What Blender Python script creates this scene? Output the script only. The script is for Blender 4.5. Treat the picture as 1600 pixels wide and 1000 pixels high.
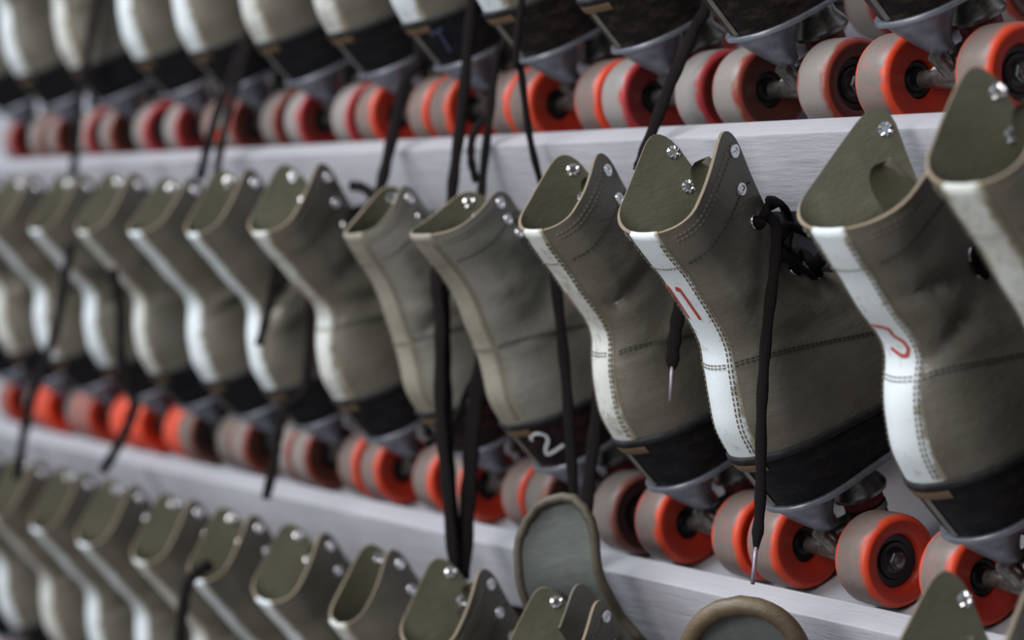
import bpy, math, random
import numpy as np
from mathutils import Matrix, Vector

for o in list(bpy.data.objects):
    bpy.data.objects.remove(o)
SC = bpy.context.scene
COL = SC.collection
rnd = random.Random(7)

# ------------------------------------------------------------------ camera
F_PX = 4000.0                      # focal length for a 1600 px wide frame
PITCH_CAM = math.atan(172 / F_PX)
YAW = math.atan(2340 * math.cos(PITCH_CAM) / F_PX)
CAM = Vector((0.0, -0.92, 0.2425))
VIEW = Vector((-math.cos(YAW) * math.cos(PITCH_CAM), math.sin(YAW) * math.cos(PITCH_CAM), -math.sin(PITCH_CAM)))
RIGHT = Vector((math.sin(YAW), math.cos(YAW), 0))
UP = RIGHT.cross(VIEW)
cd = bpy.data.cameras.new('camera')
cam = bpy.data.objects.new('camera', cd)
COL.objects.link(cam)
cd.sensor_width = 36.0
cd.lens = F_PX * 36 / 1600
cam.matrix_world = Matrix(((RIGHT.x, UP.x, -VIEW.x, CAM.x), (RIGHT.y, UP.y, -VIEW.y, CAM.y),
                           (RIGHT.z, UP.z, -VIEW.z, CAM.z), (0, 0, 0, 1)))
cd.clip_start = 0.05
cd.dof.use_dof = True
cd.dof.focus_distance = 1.53
cd.dof.aperture_fstop = 4.3
SC.camera = cam

# ------------------------------------------------------------------ light
w = bpy.data.worlds.new('world')
SC.world = w
w.use_nodes = True
w.node_tree.nodes['Background'].inputs[0].default_value = (0.80, 0.88, 1.0, 1)
w.node_tree.nodes['Background'].inputs[1].default_value = 0.34


def area(name, loc, target, size, energy, color):
    l = bpy.data.lights.new(name, 'AREA')
    l.shape = 'RECTANGLE'
    l.size, l.size_y = size
    l.energy = energy
    l.color = color
    o = bpy.data.objects.new(name, l)
    COL.objects.link(o)
    o.location = loc
    o.rotation_euler = (Vector(target) - Vector(loc)).to_track_quat('-Z', 'Y').to_euler()
    return o


area('window_light', (-2.8, -2.5, 2.6), (-1.55, 0, 0.0), (2.0, 1.4), 106, (0.88, 0.94, 1.0))
area('room_light', (-0.7, -3.4, 1.2), (-1.4, 0, 0.05), (1.6, 1.6), 62, (1.0, 0.96, 0.90))
area('ceiling_light', (-1.4, -1.5, 2.3), (-1.4, 0, 0.0), (2.4, 0.5), 34, (1.0, 0.95, 0.9))
vs = SC.view_settings
vs.view_transform = 'Standard'
vs.look = 'None'
vs.exposure = 0.0
vs.gamma = 1.0
vs.use_curve_mapping = False

# ------------------------------------------------------------------ frame of the rack
TAU = math.radians(26)             # slope of the shelves, toes up
ROW = 0.2884                       # height from shelf to shelf
OY, OZ = 0.0677, 0.0051            # rear wheels touch the plank here
CT, ST = math.cos(TAU), math.sin(TAU)
X_LEFT, X_RIGHT = -3.3, -0.55


# ------------------------------------------------------------------ materials
def mat(name, color, rough=0.5, metal=0.0, spec=0.5):
    m = bpy.data.materials.new(name)
    m.use_nodes = True
    b = m.node_tree.nodes['Principled BSDF']
    b.inputs['Base Color'].default_value = (*color, 1)
    b.inputs['Roughness'].default_value = rough
    b.inputs['Metallic'].default_value = metal
    b.inputs['Specular IOR Level'].default_value = spec
    return m, m.node_tree, b


def noise(nt, scale, detail=3.0, rough=0.6, vec=None, vscale=None):
    n = nt.nodes.new('ShaderNodeTexNoise')
    n.inputs['Scale'].default_value = scale
    n.inputs['Detail'].default_value = detail
    n.inputs['Roughness'].default_value = rough
    tc = nt.nodes.new('ShaderNodeTexCoord')
    src = tc.outputs['Object']
    if vscale:
        mp = nt.nodes.new('ShaderNodeMapping')
        mp.inputs['Scale'].default_value = vscale
        nt.links.new(src, mp.inputs['Vector'])
        src = mp.outputs['Vector']
    nt.links.new(src, n.inputs['Vector'])
    return n


def ramp(nt, fac, stops):
    r = nt.nodes.new('ShaderNodeValToRGB')
    e = r.color_ramp.elements
    while len(e) < len(stops):
        e.new(0.5)
    for k, (p, c) in enumerate(stops):
        e[k].position = p
        e[k].color = (*c, 1) if len(c) == 3 else c
    nt.links.new(fac, r.inputs['Fac'])
    return r


def mix(nt, fac, a, b, blend='MIX'):
    m = nt.nodes.new('ShaderNodeMix')
    m.data_type = 'RGBA'
    m.blend_type = blend
    for sock, val in ((m.inputs[0], fac), (m.inputs[6], a), (m.inputs[7], b)):
        if isinstance(val, (int, float)):
            sock.default_value = val
        elif isinstance(val, tuple):
            sock.default_value = (*val, 1)
        else:
            nt.links.new(val, sock)
    return m.outputs[2]


def math_node(nt, op, a, b=None, c=None):
    m = nt.nodes.new('ShaderNodeMath')
    m.operation = op
    for k, val in enumerate((a, b, c)):
        if val is None:
            continue
        if isinstance(val, (int, float)):
            m.inputs[k].default_value = val
        else:
            nt.links.new(val, m.inputs[k])
    return m.outputs[0]


def bump(nt, b, height, strength, dist):
    bp = nt.nodes.new('ShaderNodeBump')
    bp.inputs['Strength'].default_value = strength
    bp.inputs['Distance'].default_value = dist
    nt.links.new(height, bp.inputs['Height'])
    nt.links.new(bp.outputs['Normal'], b.inputs['Normal'])


def leather(name, c0, c1, rough=0.42, stain=(0.10, 0.065, 0.035)):
    m, nt, b = mat(name, c0, rough, spec=0.6)
    n1 = noise(nt, 22, 4)
    n2 = noise(nt, 55, 5, 0.7)
    col = ramp(nt, n1.outputs['Fac'], [(0.32, c0), (0.68, c1)]).outputs['Color']
    st = ramp(nt, n2.outputs['Fac'], [(0.62, (0, 0, 0)), (0.80, (0.55, 0.55, 0.55))]).outputs['Color']
    nt.links.new(mix(nt, st, col, stain), b.inputs['Base Color'])
    fine = noise(nt, 900, 3, 0.65)
    crease = noise(nt, 70, 4, 0.7, vscale=(1, 1, 2.2))
    h = math_node(nt, 'ADD', math_node(nt, 'MULTIPLY', fine.outputs['Fac'], 0.12), crease.outputs['Fac'])
    bump(nt, b, h, 0.24, 0.0026)
    rr = ramp(nt, n1.outputs['Fac'], [(0.3, (rough - .06,) * 3), (0.7, (rough + .10,) * 3)])
    nt.links.new(rr.outputs['Color'], b.inputs['Roughness'])
    return m


M = {}
M['leather'] = leather('olive_leather', (0.108, 0.100, 0.080), (0.160, 0.149, 0.122), 0.31)
M['leather_grey'] = leather('grey_leather', (0.165, 0.163, 0.142), (0.235, 0.232, 0.204), 0.34)
M['leather_dark'] = leather('dark_olive_leather', (0.092, 0.081, 0.060), (0.135, 0.118, 0.088), 0.40)
M['lining'] = leather('olive_lining', (0.098, 0.097, 0.064), (0.135, 0.132, 0.090), 0.5)
M['lining_grey'] = leather('grey_lining', (0.090, 0.104, 0.099), (0.125, 0.140, 0.134), 0.45)
M['brown_edge'] = leather('brown_tongue_edge', (0.085, 0.058, 0.032), (0.15, 0.11, 0.065), 0.5)
M['rim'] = leather('raw_leather_edge', (0.145, 0.11, 0.07), (0.24, 0.19, 0.13), 0.75)
M['rim_grey'] = leather('grey_heel_edge', (0.09, 0.085, 0.075), (0.22, 0.21, 0.19), 0.6)
M['tongue_rim'] = leather('tongue_edge', (0.055, 0.045, 0.03), (0.10, 0.085, 0.06), 0.6)


def strip_material(name, base, dirt, amount):
    m, nt, b = mat(name, base, 0.5, spec=0.4)
    uv = nt.nodes.new('ShaderNodeUVMap')
    sp = nt.nodes.new('ShaderNodeSeparateXYZ')
    nt.links.new(uv.outputs['UV'], sp.inputs[0])
    edge = math_node(nt, 'ABSOLUTE', math_node(nt, 'SUBTRACT', math_node(nt, 'MULTIPLY', sp.outputs[0], 2.0), 1.0))
    n = noise(nt, 120, 6, 0.75)
    n2 = noise(nt, 35, 4, 0.6)
    a = math_node(nt, 'MULTIPLY', math_node(nt, 'POWER', edge, 7.0), 0.38)
    s = math_node(nt, 'ADD', math_node(nt, 'ADD', n.outputs['Fac'], a), math_node(nt, 'MULTIPLY', n2.outputs['Fac'], 0.45))
    mask = ramp(nt, s, [(0.86 - amount, (0, 0, 0)), (1.08 - amount, (1, 1, 1))]).outputs['Color']
    nt.links.new(mix(nt, mask, base, dirt), b.inputs['Base Color'])
    bump(nt, b, n.outputs['Fac'], 0.3, 0.001)
    return m


M['strip'] = strip_material('white_painted_strip', (0.66, 0.72, 0.76), (0.30, 0.27, 0.21), 0.045)
M['strip_worn'] = strip_material('worn_painted_strip', (0.58, 0.60, 0.58), (0.27, 0.235, 0.165), 0.13)
M['strip_plain'] = leather('plain_heel_strip', (0.20, 0.185, 0.145), (0.29, 0.27, 0.22), 0.5)


def rubber_black(name, c, worn):
    m, nt, b = mat(name, c, 0.5, spec=0.13)
    n = noise(nt, 60, 5, 0.7, vscale=(1, 1, 3))
    col = ramp(nt, n.outputs['Fac'], [(0.45, c), (0.78, worn)])
    nt.links.new(col.outputs['Color'], b.inputs['Base Color'])
    bump(nt, b, n.outputs['Fac'], 0.25, 0.001)
    return m


M['heel'] = rubber_black('black_heel', (0.010, 0.011, 0.014), (0.035, 0.032, 0.03))
M['heel_brown'] = rubber_black('worn_brown_heel', (0.014, 0.012, 0.012), (0.085, 0.064, 0.048))
M['heel_maroon'] = rubber_black('maroon_black_heel', (0.012, 0.010, 0.011), (0.10, 0.03, 0.03))
M['welt'] = rubber_black('dark_welt', (0.020, 0.021, 0.024), (0.055, 0.055, 0.055))
M['rand'] = leather('tan_heel_layer', (0.20, 0.125, 0.06), (0.30, 0.20, 0.11), 0.7)
m, nt, b = mat('grey_plate_metal', (0.34, 0.36, 0.41), 0.42, 0.55)
n = noise(nt, 90, 5)
nt.links.new(ramp(nt, n.outputs['Fac'], [(0.3, (0.13, 0.14, 0.17)), (0.75, (0.27, 0.285, 0.33))]).outputs['Color'], b.inputs['Base Color'])
M['plate'] = m
m, nt, b = mat('tarnished_steel', (0.22, 0.21, 0.19), 0.33, 0.85)
n = noise(nt, 140, 4)
nt.links.new(ramp(nt, n.outputs['Fac'], [(0.35, (0.13, 0.125, 0.11)), (0.7, (0.34, 0.33, 0.31))]).outputs['Color'], b.inputs['Base Color'])
M['steel'] = m
M['chrome'] = mat('eyelet_chrome', (0.85, 0.86, 0.90), 0.14, 1.0)[0]
M['cushion'] = mat('red_rubber_cushion', (0.16, 0.012, 0.010), 0.5)[0]
M['bearing'] = mat('black_bearing', (0.012, 0.013, 0.014), 0.35)[0]
M['nut'] = mat('axle_nut_steel', (0.16, 0.17, 0.17), 0.30, 0.85)[0]
m, nt, b = mat('black_lace', (0.010, 0.008, 0.009), 0.9, spec=0.08)
n = noise(nt, 700, 2)
bump(nt, b, n.outputs['Fac'], 0.5, 0.001)
M['lace'] = m
M['aglet'] = mat('lace_tip', (0.30, 0.24, 0.30), 0.35, 0.3)[0]
M['red_paint'] = mat('red_paint', (0.42, 0.055, 0.045), 0.6)[0]
M['faint_red'] = mat('faded_red_paint', (0.42, 0.20, 0.16), 0.65)[0]
M['white_paint'] = mat('white_brush_paint', (0.66, 0.68, 0.74), 0.6)[0]
M['blue_paint'] = mat('dull_blue_paint', (0.045, 0.055, 0.12), 0.6)[0]
M['stitch'] = mat('dark_thread', (0.040, 0.036, 0.030), 0.8)[0]
M['stitch_pale'] = mat('pale_thread', (0.17, 0.15, 0.11), 0.8)[0]


def wheel_material(name, body, side, tread):
    m, nt, b = mat(name, body, 0.42, spec=0.4)
    tc = nt.nodes.new('ShaderNodeTexCoord')
    sp = nt.nodes.new('ShaderNodeSeparateXYZ')
    nt.links.new(tc.outputs['Object'], sp.inputs[0])
    r = math_node(nt, 'SQRT', math_node(nt, 'ADD', math_node(nt, 'POWER', sp.outputs[1], 2.0), math_node(nt, 'POWER', sp.outputs[2], 2.0)))
    ax = math_node(nt, 'ABSOLUTE', sp.outputs[0])
    n1 = noise(nt, 160, 5, 0.7)
    n2 = noise(nt, 70, 3, 0.6)
    # wear: the rolling surface is grey with dirt, the shoulders keep the colour
    lim = math_node(nt, 'ADD', math_node(nt, 'MULTIPLY', n2.outputs['Fac'], 0.012), 0.0078)
    band = math_node(nt, 'MULTIPLY', math_node(nt, 'SUBTRACT', lim, ax), 260.0)
    band = math_node(nt, 'MINIMUM', math_node(nt, 'MAXIMUM', band, 0.0), 1.0)
    onroll = math_node(nt, 'MINIMUM', math_node(nt, 'MAXIMUM', math_node(nt, 'MULTIPLY', math_node(nt, 'SUBTRACT', r, 0.0270), 1500.0), 0.0), 1.0)
    fac = math_node(nt, 'MULTIPLY', math_node(nt, 'MULTIPLY', band, onroll),
                    ramp(nt, n1.outputs['Fac'], [(0.30, (0.86,) * 3), (0.55, (0.99,) * 3)]).outputs['Color'])
    onface = math_node(nt, 'MULTIPLY', math_node(nt, 'SUBTRACT', 0.0255, r), 900.0)
    onface = math_node(nt, 'MINIMUM', math_node(nt, 'MAXIMUM', onface, 0.0), 1.0)
    c = mix(nt, onface, body, side)
    c = mix(nt, fac, c, tread)
    dirt = ramp(nt, n1.outputs['Fac'], [(0.52, (0, 0, 0)), (0.75, (0.35,) * 3)]).outputs['Color']
    nt.links.new(mix(nt, dirt, c, (0.10, 0.07, 0.06)), b.inputs['Base Color'])
    bump(nt, b, n1.outputs['Fac'], 0.15, 0.001)
    return m


WHEEL = {
    'orange': wheel_material('orange_wheel', (0.70, 0.066, 0.024), (0.42, 0.028, 0.011), (0.170, 0.148, 0.136)),
    'bright': wheel_material('bright_orange_wheel', (0.92, 0.095, 0.035), (0.72, 0.03, 0.008), (0.62, 0.075, 0.04)),
    'maroon': wheel_material('maroon_wheel', (0.42, 0.035, 0.040), (0.20, 0.018, 0.016), (0.25, 0.25, 0.24)),
    'brown': wheel_material('brown_wheel', (0.24, 0.035, 0.022), (0.085, 0.020, 0.012), (0.23, 0.215, 0.20)),
    'grey': wheel_material('grey_wheel', (0.22, 0.075, 0.06), (0.05, 0.022, 0.016), (0.16, 0.145, 0.13)),
}


def painted_wood(name, c0, c1):
    m, nt, b = mat(name, c0, 0.42, spec=0.4)
    n1 = noise(nt, 9, 4, 0.6)
    n2 = noise(nt, 60, 5, 0.7, vscale=(0.12, 1, 1))
    n3 = noise(nt, 48, 3, 0.5)
    col = ramp(nt, n1.outputs['Fac'], [(0.3, c0), (0.7, c1)]).outputs['Color']
    chips = ramp(nt, n3.outputs['Fac'], [(0.74, (0, 0, 0)), (0.78, (1, 1, 1))]).outputs['Color']
    nt.links.new(mix(nt, mix(nt, chips, (0, 0, 0), (0.5, 0.5, 0.5)), col, (0.30, 0.27, 0.27)), b.inputs['Base Color'])
    h = math_node(nt, 'ADD', math_node(nt, 'MULTIPLY', n2.outputs['Fac'], 1.0), math_node(nt, 'MULTIPLY', n3.outputs['Fac'], 0.3))
    bump(nt, b, h, 0.6, 0.0022)
    return m


M['white_wood'] = painted_wood('white_painted_wood', (0.35, 0.352, 0.39), (0.40, 0.402, 0.44))
M['wall'] = painted_wood('pale_painted_wall', (0.40, 0.40, 0.50), (0.46, 0.46, 0.55))
M['floor'] = mat('dark_floor', (0.10, 0.085, 0.075), 0.6)[0]


# ------------------------------------------------------------------ mesh helper
class MB:
    def __init__(self):
        self.v, self.f, self.m, self.uv = [], [], [], None

    def verts(self, pts):
        k = len(self.v)
        self.v.extend([tuple(p) for p in pts])
        return k

    def face(self, idx, mi=0):
        self.f.append(tuple(idx))
        self.m.append(mi)

    def grid(self, rows, closed=False, mi=0, flip=False):
        n = len(rows[0])
        k = self.verts([p for r in rows for p in r])
        for i in range(len(rows) - 1):
            for j in range(n if closed else n - 1):
                a, b_ = k + i * n + j, k + i * n + (j + 1) % n
                q = (a, b_, b_ + n, a + n)
                self.face(q[::-1] if flip else q, mi)
        return k

    def cap(self, k, n, mi=0, flip=False):
        q = list(range(k, k + n))
        self.face(q[::-1] if flip else q, mi)

    def lathe(self, prof, seg=24, axis='x', loc=(0, 0, 0), mi=0):
        rows = []
        for a, r in prof:
            row = []
            for s in range(seg):
                t = 2 * math.pi * s / seg
                c, d = r * math.cos(t), r * math.sin(t)
                p = (a, c, d) if axis == 'x' else ((c, d, a) if axis == 'z' else (d, a, c))
                row.append((p[0] + loc[0], p[1] + loc[1], p[2] + loc[2]))
            rows.append(row)
        k = self.grid(rows, True, mi, flip=True)
        self.cap(k, seg, mi)
        self.cap(k + (len(prof) - 1) * seg, seg, mi, True)

    def tube(self, path, rx, ry=None, seg=8, mi=0, ref=(0, 1, 0), taper=None):
        ry = ry or rx
        P = [Vector(p) for p in path]
        rows = []
        for i, p in enumerate(P):
            t = (P[min(i + 1, len(P) - 1)] - P[max(i - 1, 0)]).normalized()
            a = t.cross(Vector(ref))
            if a.length < 1e-3:
                a = t.cross(Vector((1, 0, 0.2)))
            a.normalize()
            b_ = a.cross(t)
            k = taper[i] if taper else 1.0
            rows.append([p + a * (rx * k * math.cos(2 * math.pi * s / seg)) + b_ * (ry * k * math.sin(2 * math.pi * s / seg)) for s in range(seg)])
        k0 = self.grid(rows, True, mi)
        self.cap(k0, seg, mi, True)
        self.cap(k0 + (len(rows) - 1) * seg, seg, mi)

    def box(self, lo, hi, mi=0):
        x0, y0, z0 = lo
        x1, y1, z1 = hi
        k = self.verts([(x0, y0, z0), (x1, y0, z0), (x1, y1, z0), (x0, y1, z0), (x0, y0, z1), (x1, y0, z1), (x1, y1, z1), (x0, y1, z1)])
        for q in ((0, 3, 2, 1), (4, 5, 6, 7), (0, 1, 5, 4), (1, 2, 6, 5), (2, 3, 7, 6), (3, 0, 4, 7)):
            self.face([k + i for i in q], mi)

    def mesh(self, name, mats, smooth=True, sharp=None):
        me = bpy.data.meshes.new(name)
        me.from_pydata(self.v, [], self.f)
        for mm in mats:
            me.materials.append(mm)
        me.polygons.foreach_set('material_index', self.m)
        if smooth:
            me.polygons.foreach_set('use_smooth', [True] * len(self.f))
            if sharp:
                me.set_sharp_from_angle(angle=math.radians(sharp))
        me.update()
        return me


def link(name, me, parent=None):
    o = bpy.data.objects.new(name, me)
    COL.objects.link(o)
    if parent:
        o.parent = parent
    return o


def catmull(pts, n):
    P = [Vector(p) for p in pts]
    P = [P[0] * 2 - P[1]] + P + [P[-1] * 2 - P[-2]]
    out = []
    for i in range(1, len(P) - 2):
        for s in range(n):
            t = s / n
            a, b_, c, d = P[i - 1], P[i], P[i + 1], P[i + 2]
            out.append(0.5 * ((2 * b_) + (c - a) * t + (2 * a - 5 * b_ + 4 * c - d) * t * t + (3 * b_ - a - 3 * c + d) * t ** 3))
    out.append(P[-2])
    return out


# ------------------------------------------------------------------ the setting
def structure(name, mb, mt, smooth=False):
    o = link(name, mb.mesh(name, [mt], smooth))
    o['kind'] = 'structure'
    return o


mb = MB()
mb.box((X_LEFT - 0.3, 0.345, -1.05), (X_RIGHT + 0.3, 0.375, 0.95))
structure('wall_back', mb, M['wall'])
mb = MB()
mb.box((-6.0, -4.0, -1.10), (2.5, 0.375, -1.05))
structure('floor', mb, M['floor'])


def in_row(y, z, row):             # along the slope / square to it -> world (Y, Z)
    return OY + y * CT - z * ST, OZ + y * ST + z * CT + row * ROW


SHELF_LABEL = {1: 'upper white painted sloping shelf, its front lip running under the top row of skates',
               0: 'middle white painted sloping shelf whose front lip crosses the lower half',
               -1: 'lowest white painted sloping shelf, hidden beneath the bottom row of boots'}
for row in (1, 0, -1):
    e = bpy.data.objects.new('shelf', None)
    COL.objects.link(e)
    e.location = (X_LEFT, OY, OZ + row * ROW)
    e.rotation_euler = (TAU, 0, 0)
    e['label'] = SHELF_LABEL[row]
    e['category'] = 'shelf'
    e['group'] = 'sloping skate shelves'
    L = X_RIGHT - X_LEFT
    # lip: front top edge at world (0, 0), 20 mm thick, square to the plank
    ly = (0 - OY) * CT + (0 - OZ) * ST
    lz = -(0 - OY) * ST + (0 - OZ) * CT
    mb = MB()
    nseg = 90
    c = 0.0022
    rows = []
    r_ = random.Random(row + 5)
    for i in range(nseg + 1):
        x = L * i / nseg
        j1, j2 = r_.uniform(-.0004, .0004), r_.uniform(-.0004, .0004)
        rows.append([(x, ly + j1, lz - 0.052), (x, ly + j1, lz - c + j2), (x, ly + 0.0006, lz - 0.0006), (x, ly + c + j2, lz),
                     (x, ly + 0.0205, lz), (x, ly + 0.022, lz - 0.0015), (x, ly + 0.022, lz - 0.052)])
    k = mb.grid(rows, True, flip=True)
    mb.cap(k, 7)
    mb.cap(k + nseg * 7, 7, flip=True)
    link('front_lip', mb.mesh('front_lip', [M['white_wood']], True, 28), e)
    mb = MB()
    mb.box((0, ly + 0.022, -0.016), (L, 0.300, 0.0))
    link('plank', mb.mesh('plank', [M['white_wood']], False), e)


# ------------------------------------------------------------------ boot surface
def interp(tab, v):
    v = np.asarray(v, float)
    xs = np.array([t[0] for t in tab])
    out = []
    for k in range(1, len(tab[0])):
        ys = np.array([t[k] for t in tab])
        # smooth (monotone cubic) interpolation
        h = np.diff(xs)
        d = np.diff(ys) / h
        mm = np.zeros(len(xs))
        mm[1:-1] = (d[:-1] + d[1:]) / 2
        mm[0], mm[-1] = d[0], d[-1]
        i = np.clip(np.searchsorted(xs, v) - 1, 0, len(h) - 1)
        t = (v - xs[i]) / h[i]
        out.append(ys[i] * (2 * t**3 - 3 * t**2 + 1) + h[i] * mm[i] * (t**3 - 2 * t**2 + t) + ys[i + 1] * (-2 * t**3 + 3 * t**2) + h[i] * mm[i + 1] * (t**3 - t**2))
    return out


BACK = [(0, -.0420, .117), (.12, -.0445, .137), (.25, -.0412, .155), (.36, -.0370, .1705), (.47, -.0330, .186), (.60, -.0330, .207),
        (.78, -.0370, .235), (.90, -.0425, .2545), (1, -.0460, .270)]
FRONT = [(0, .205, .092), (.08, .211, .104), (.20, .188, .129), (.32, .130, .157), (.42, .075, .184), (.50, .046, .203),
         (.58, .037, .219), (.74, .028, .253), (.85, .0225, .275), (.95, .0185, .298), (1, .0150, .311)]
FOOTW = [(0, .0300), (.15, .0315), (.38, .0305), (.68, .0400), (.88, .0370), (1, .0340)]


class Boot:
    def __init__(self, tall=1.0, tip=1.0, lean=0.0, spread=1.0, gap=0.024, seed=1, crease=1.0, sag=0.004, side=0.0, fwd=0.0, kink=.005):
        self.__dict__.update(tall=tall, tip=tip, lean=lean, spread=spread, gap=gap, sag=sag, side=side, fwd=fwd, kink=kink)
        r = random.Random(seed)
        self.cr = [(r.uniform(.36, .66), r.uniform(-.25, .30), r.uniform(.016, .032), r.uniform(-.0042, .0026) * crease, r.uniform(.25, .75), r.choice((-1, 1, 1)))
                   for _ in range(9)]
        self.ph = r.uniform(0, 6)

    def S(self, s, v):
        s, v = np.broadcast_arrays(np.asarray(s, float), np.asarray(v, float))
        t = np.abs(s)
        v = v * (1 - 0.11 * np.clip((t - .66) / .34, 0, 1) ** 2.6 * np.clip((v - .5) * 2, 0, 1))
        by, bz = interp(BACK, v)
        fy, fz = interp(FRONT, v)
        by = by - self.lean * np.clip(v - .35, 0, 1)**1.3 + self.kink * np.exp(-((v - .50) / .13) ** 2)
        fy = fy + self.fwd * np.clip((v - .55) / .45, 0, 1)
        fz = np.where(fz > .235, .235 + (fz - .235) * self.tip, fz)
        by_, bz_ = by, .117 + (bz - .117) * self.tall
        fz_ = np.where(fz > .117, .117 + (fz - .117) * self.tall, fz)
        g = (1 - np.cos(np.pi * t)) / 2
        m = np.clip(v / .42, 0, 1)
        m = m * m * (3 - 2 * m)
        a = .15 + (.30 - .15) * m
        e = np.sqrt(np.clip(1 - (1 - np.clip(g / a, 0, 1)) ** 2, 0, 1))
        wf = interp(FOOTW, g)[0]
        wa = np.interp(v, [0, .42, .58, .8, 1], [.033, .031, .0285, .0295, .0325 * self.spread])
        wd = wf * (1 - m) + wa * m
        bb = .74 + (.45 - .74) * m
        m2 = np.clip((v - .42) / .15, 0, 1)
        k = np.clip((g - bb) / (1 - bb), 0, 1)
        gp = np.where(v > .46, .004 + (self.gap - .004) * np.clip((v - .46) / .54, 0, 1), .004 * np.clip((v - .40) / .06, 0, 1))
        x = gp + (wd - gp) * (np.sqrt(np.clip(1 - k**2, 0, 1)) * (1 - m2) + (1 - k**1.6) * m2)
        x = x * e
        sag = self.sag * np.clip((v - .35) / .65, 0, 1) ** 2 * np.sin(np.pi * np.clip(g, 0, 1) ** .8)
        y = by_ + (fy - by_) * g
        z = bz_ + (fz_ - bz_) * g - sag
        # heel counter bulge, creases of worn leather
        win = np.clip(g / .12, 0, 1) * np.clip((1 - g) / .15, 0, 1) * np.clip((.97 - v) / .2, 0, 1)
        d = np.zeros_like(x)
        for (v0, sl, sg, am, g0, sd) in self.cr:
            d = d + am * np.exp(-((v - v0 - sl * (g - .4)) / sg) ** 2) * np.exp(-((g - g0) / .38) ** 2) * np.where(s * sd > 0, 1.0, 0.35)
        d = d + .0009 * np.sin(17 * v + 9 * g + self.ph) * np.clip((v - .25) * 4, 0, 1)
        d = d + .0016 * np.exp(-((v - .2) / .13) ** 2) * np.exp(-((g - .1) / .16) ** 2)
        x = x + d * win
        x = x * np.sign(s) + self.side * np.clip(v - .4, 0, 1)
        return np.stack([x, y, z], -1)

    def N(self, s, v):
        h = 1e-3
        a = self.S(s + h, v) - self.S(s - h, v)
        b_ = self.S(s, v + h) - self.S(s, v - h)
        n = np.cross(a, b_)
        return n / np.maximum(np.linalg.norm(n, axis=-1, keepdims=True), 1e-9)

    def arcs(self, v, l, n=90):            # signed distances from the back seam -> s, for arrays
        v, l = np.atleast_1d(np.asarray(v, float)), np.atleast_1d(np.asarray(l, float))
        out = np.zeros(len(v))
        ss = np.linspace(0, .55, n)
        for sg in (1, -1):
            P = self.S(ss[None, :] * sg, v[:, None])
            q = np.concatenate([np.zeros((len(v), 1)), np.cumsum(np.linalg.norm(np.diff(P, axis=1), axis=2), axis=1)], 1)
            for i in range(len(v)):
                if l[i] * sg > 0:
                    out[i] = sg * np.interp(abs(l[i]), q[i], ss)
        return out

    def arc(self, v, l):
        return float(self.arcs([v], [l])[0])

    def from_front(self, v, l, side, n=300):
        ss = np.linspace(1, .3, n) * side
        P = self.S(ss, np.full(n, v))
        q = np.concatenate([[0], np.cumsum(np.linalg.norm(np.diff(P, axis=0), axis=1))])
        return float(np.interp(l, q, ss))

    def pt(self, s, v, off=0.0):
        s = np.array([s])
        v = np.array([v])
        return (self.S(s, v) + self.N(s, v) * off)[0]

    def shell(self, mats):
        NT, NV, th = 26, 34, .0021
        s = np.linspace(-1, 1, 2 * NT + 1)
        s[0], s[-1] = -.9995, .9995
        v = np.linspace(0, 1, NV + 1)
        SS, VV = np.meshgrid(s, v)
        P = self.S(SS, VV)
        N = self.N(SS, np.clip(VV, .002, .998))
        Q = P - N * th
        mb = MB()
        n = 2 * NT + 1
        k1 = mb.grid([list(map(tuple, r)) for r in P], mi=0)
        k2 = mb.grid([list(map(tuple, r)) for r in Q], mi=1, flip=True)
        i = NV
        for j in range(n - 1):
            mb.face((k1 + i * n + j, k1 + i * n + j + 1, k2 + i * n + j + 1, k2 + i * n + j), 2)
        for j in (0, n - 1):
            for i in range(NV):
                q = (k1 + i * n + j, k1 + (i + 1) * n + j, k2 + (i + 1) * n + j, k2 + i * n + j)
                mb.face(q if j == 0 else q[::-1], 2)
        return mb.mesh('boot_upper', mats, True, 60)

    def band(self, v0, v1, half, off, mats, nv=40, nl=8):
        n = 2 * nl + 1
        jj = np.arange(-nl, nl + 1) / nl
        vv = np.minimum(v0 + (v1 - v0) * np.arange(nv + 1) / nv, .999)
        hw = half * np.interp(vv, [0, .25, .45, .6, .8, 1], [1.12, 1.03, .93, .90, .86, .86])
        V = np.repeat(vv, n)
        Lr = (hw[:, None] * jj[None, :]).ravel()
        s = self.arcs(V, Lr)
        off_ = np.tile(np.where(np.abs(jj) < .999, off, 0.0), nv + 1)
        P = self.S(s, V) + self.N(s, np.clip(V, .002, .997)) * off_[:, None]
        mb = MB()
        mb.grid([list(map(tuple, r)) for r in P.reshape(nv + 1, n, 3)])
        uv = [((j + 1) / 2, v) for v in vv for j in jj]
        # fold over the collar
        V1 = np.full(n, .999)
        s1 = self.arcs(V1, half * .82 * jj)
        N1 = self.N(s1, V1 - .002)
        rim = self.S(s1, V1) - N1 * .0012 + np.array([0, 0, .0012])
        inner = self.S(s1, V1 - .015) - N1 * .0034
        k = mb.verts(rim)
        k2 = mb.verts(inner)
        for j in range(n - 1):
            mb.face((nv * n + j, nv * n + j + 1, k + j + 1, k + j))
            mb.face((k + j, k + j + 1, k2 + j + 1, k2 + j))
        uv += [((j + 1) / 2, 1) for j in jj] * 2
        me = mb.mesh('heel_strip', mats)
        ul = me.uv_layers.new(name='UVMap')
        for li, lp in enumerate(me.loops):
            ul.data[li].uv = uv[lp.vertex_index]
        return me

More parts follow.
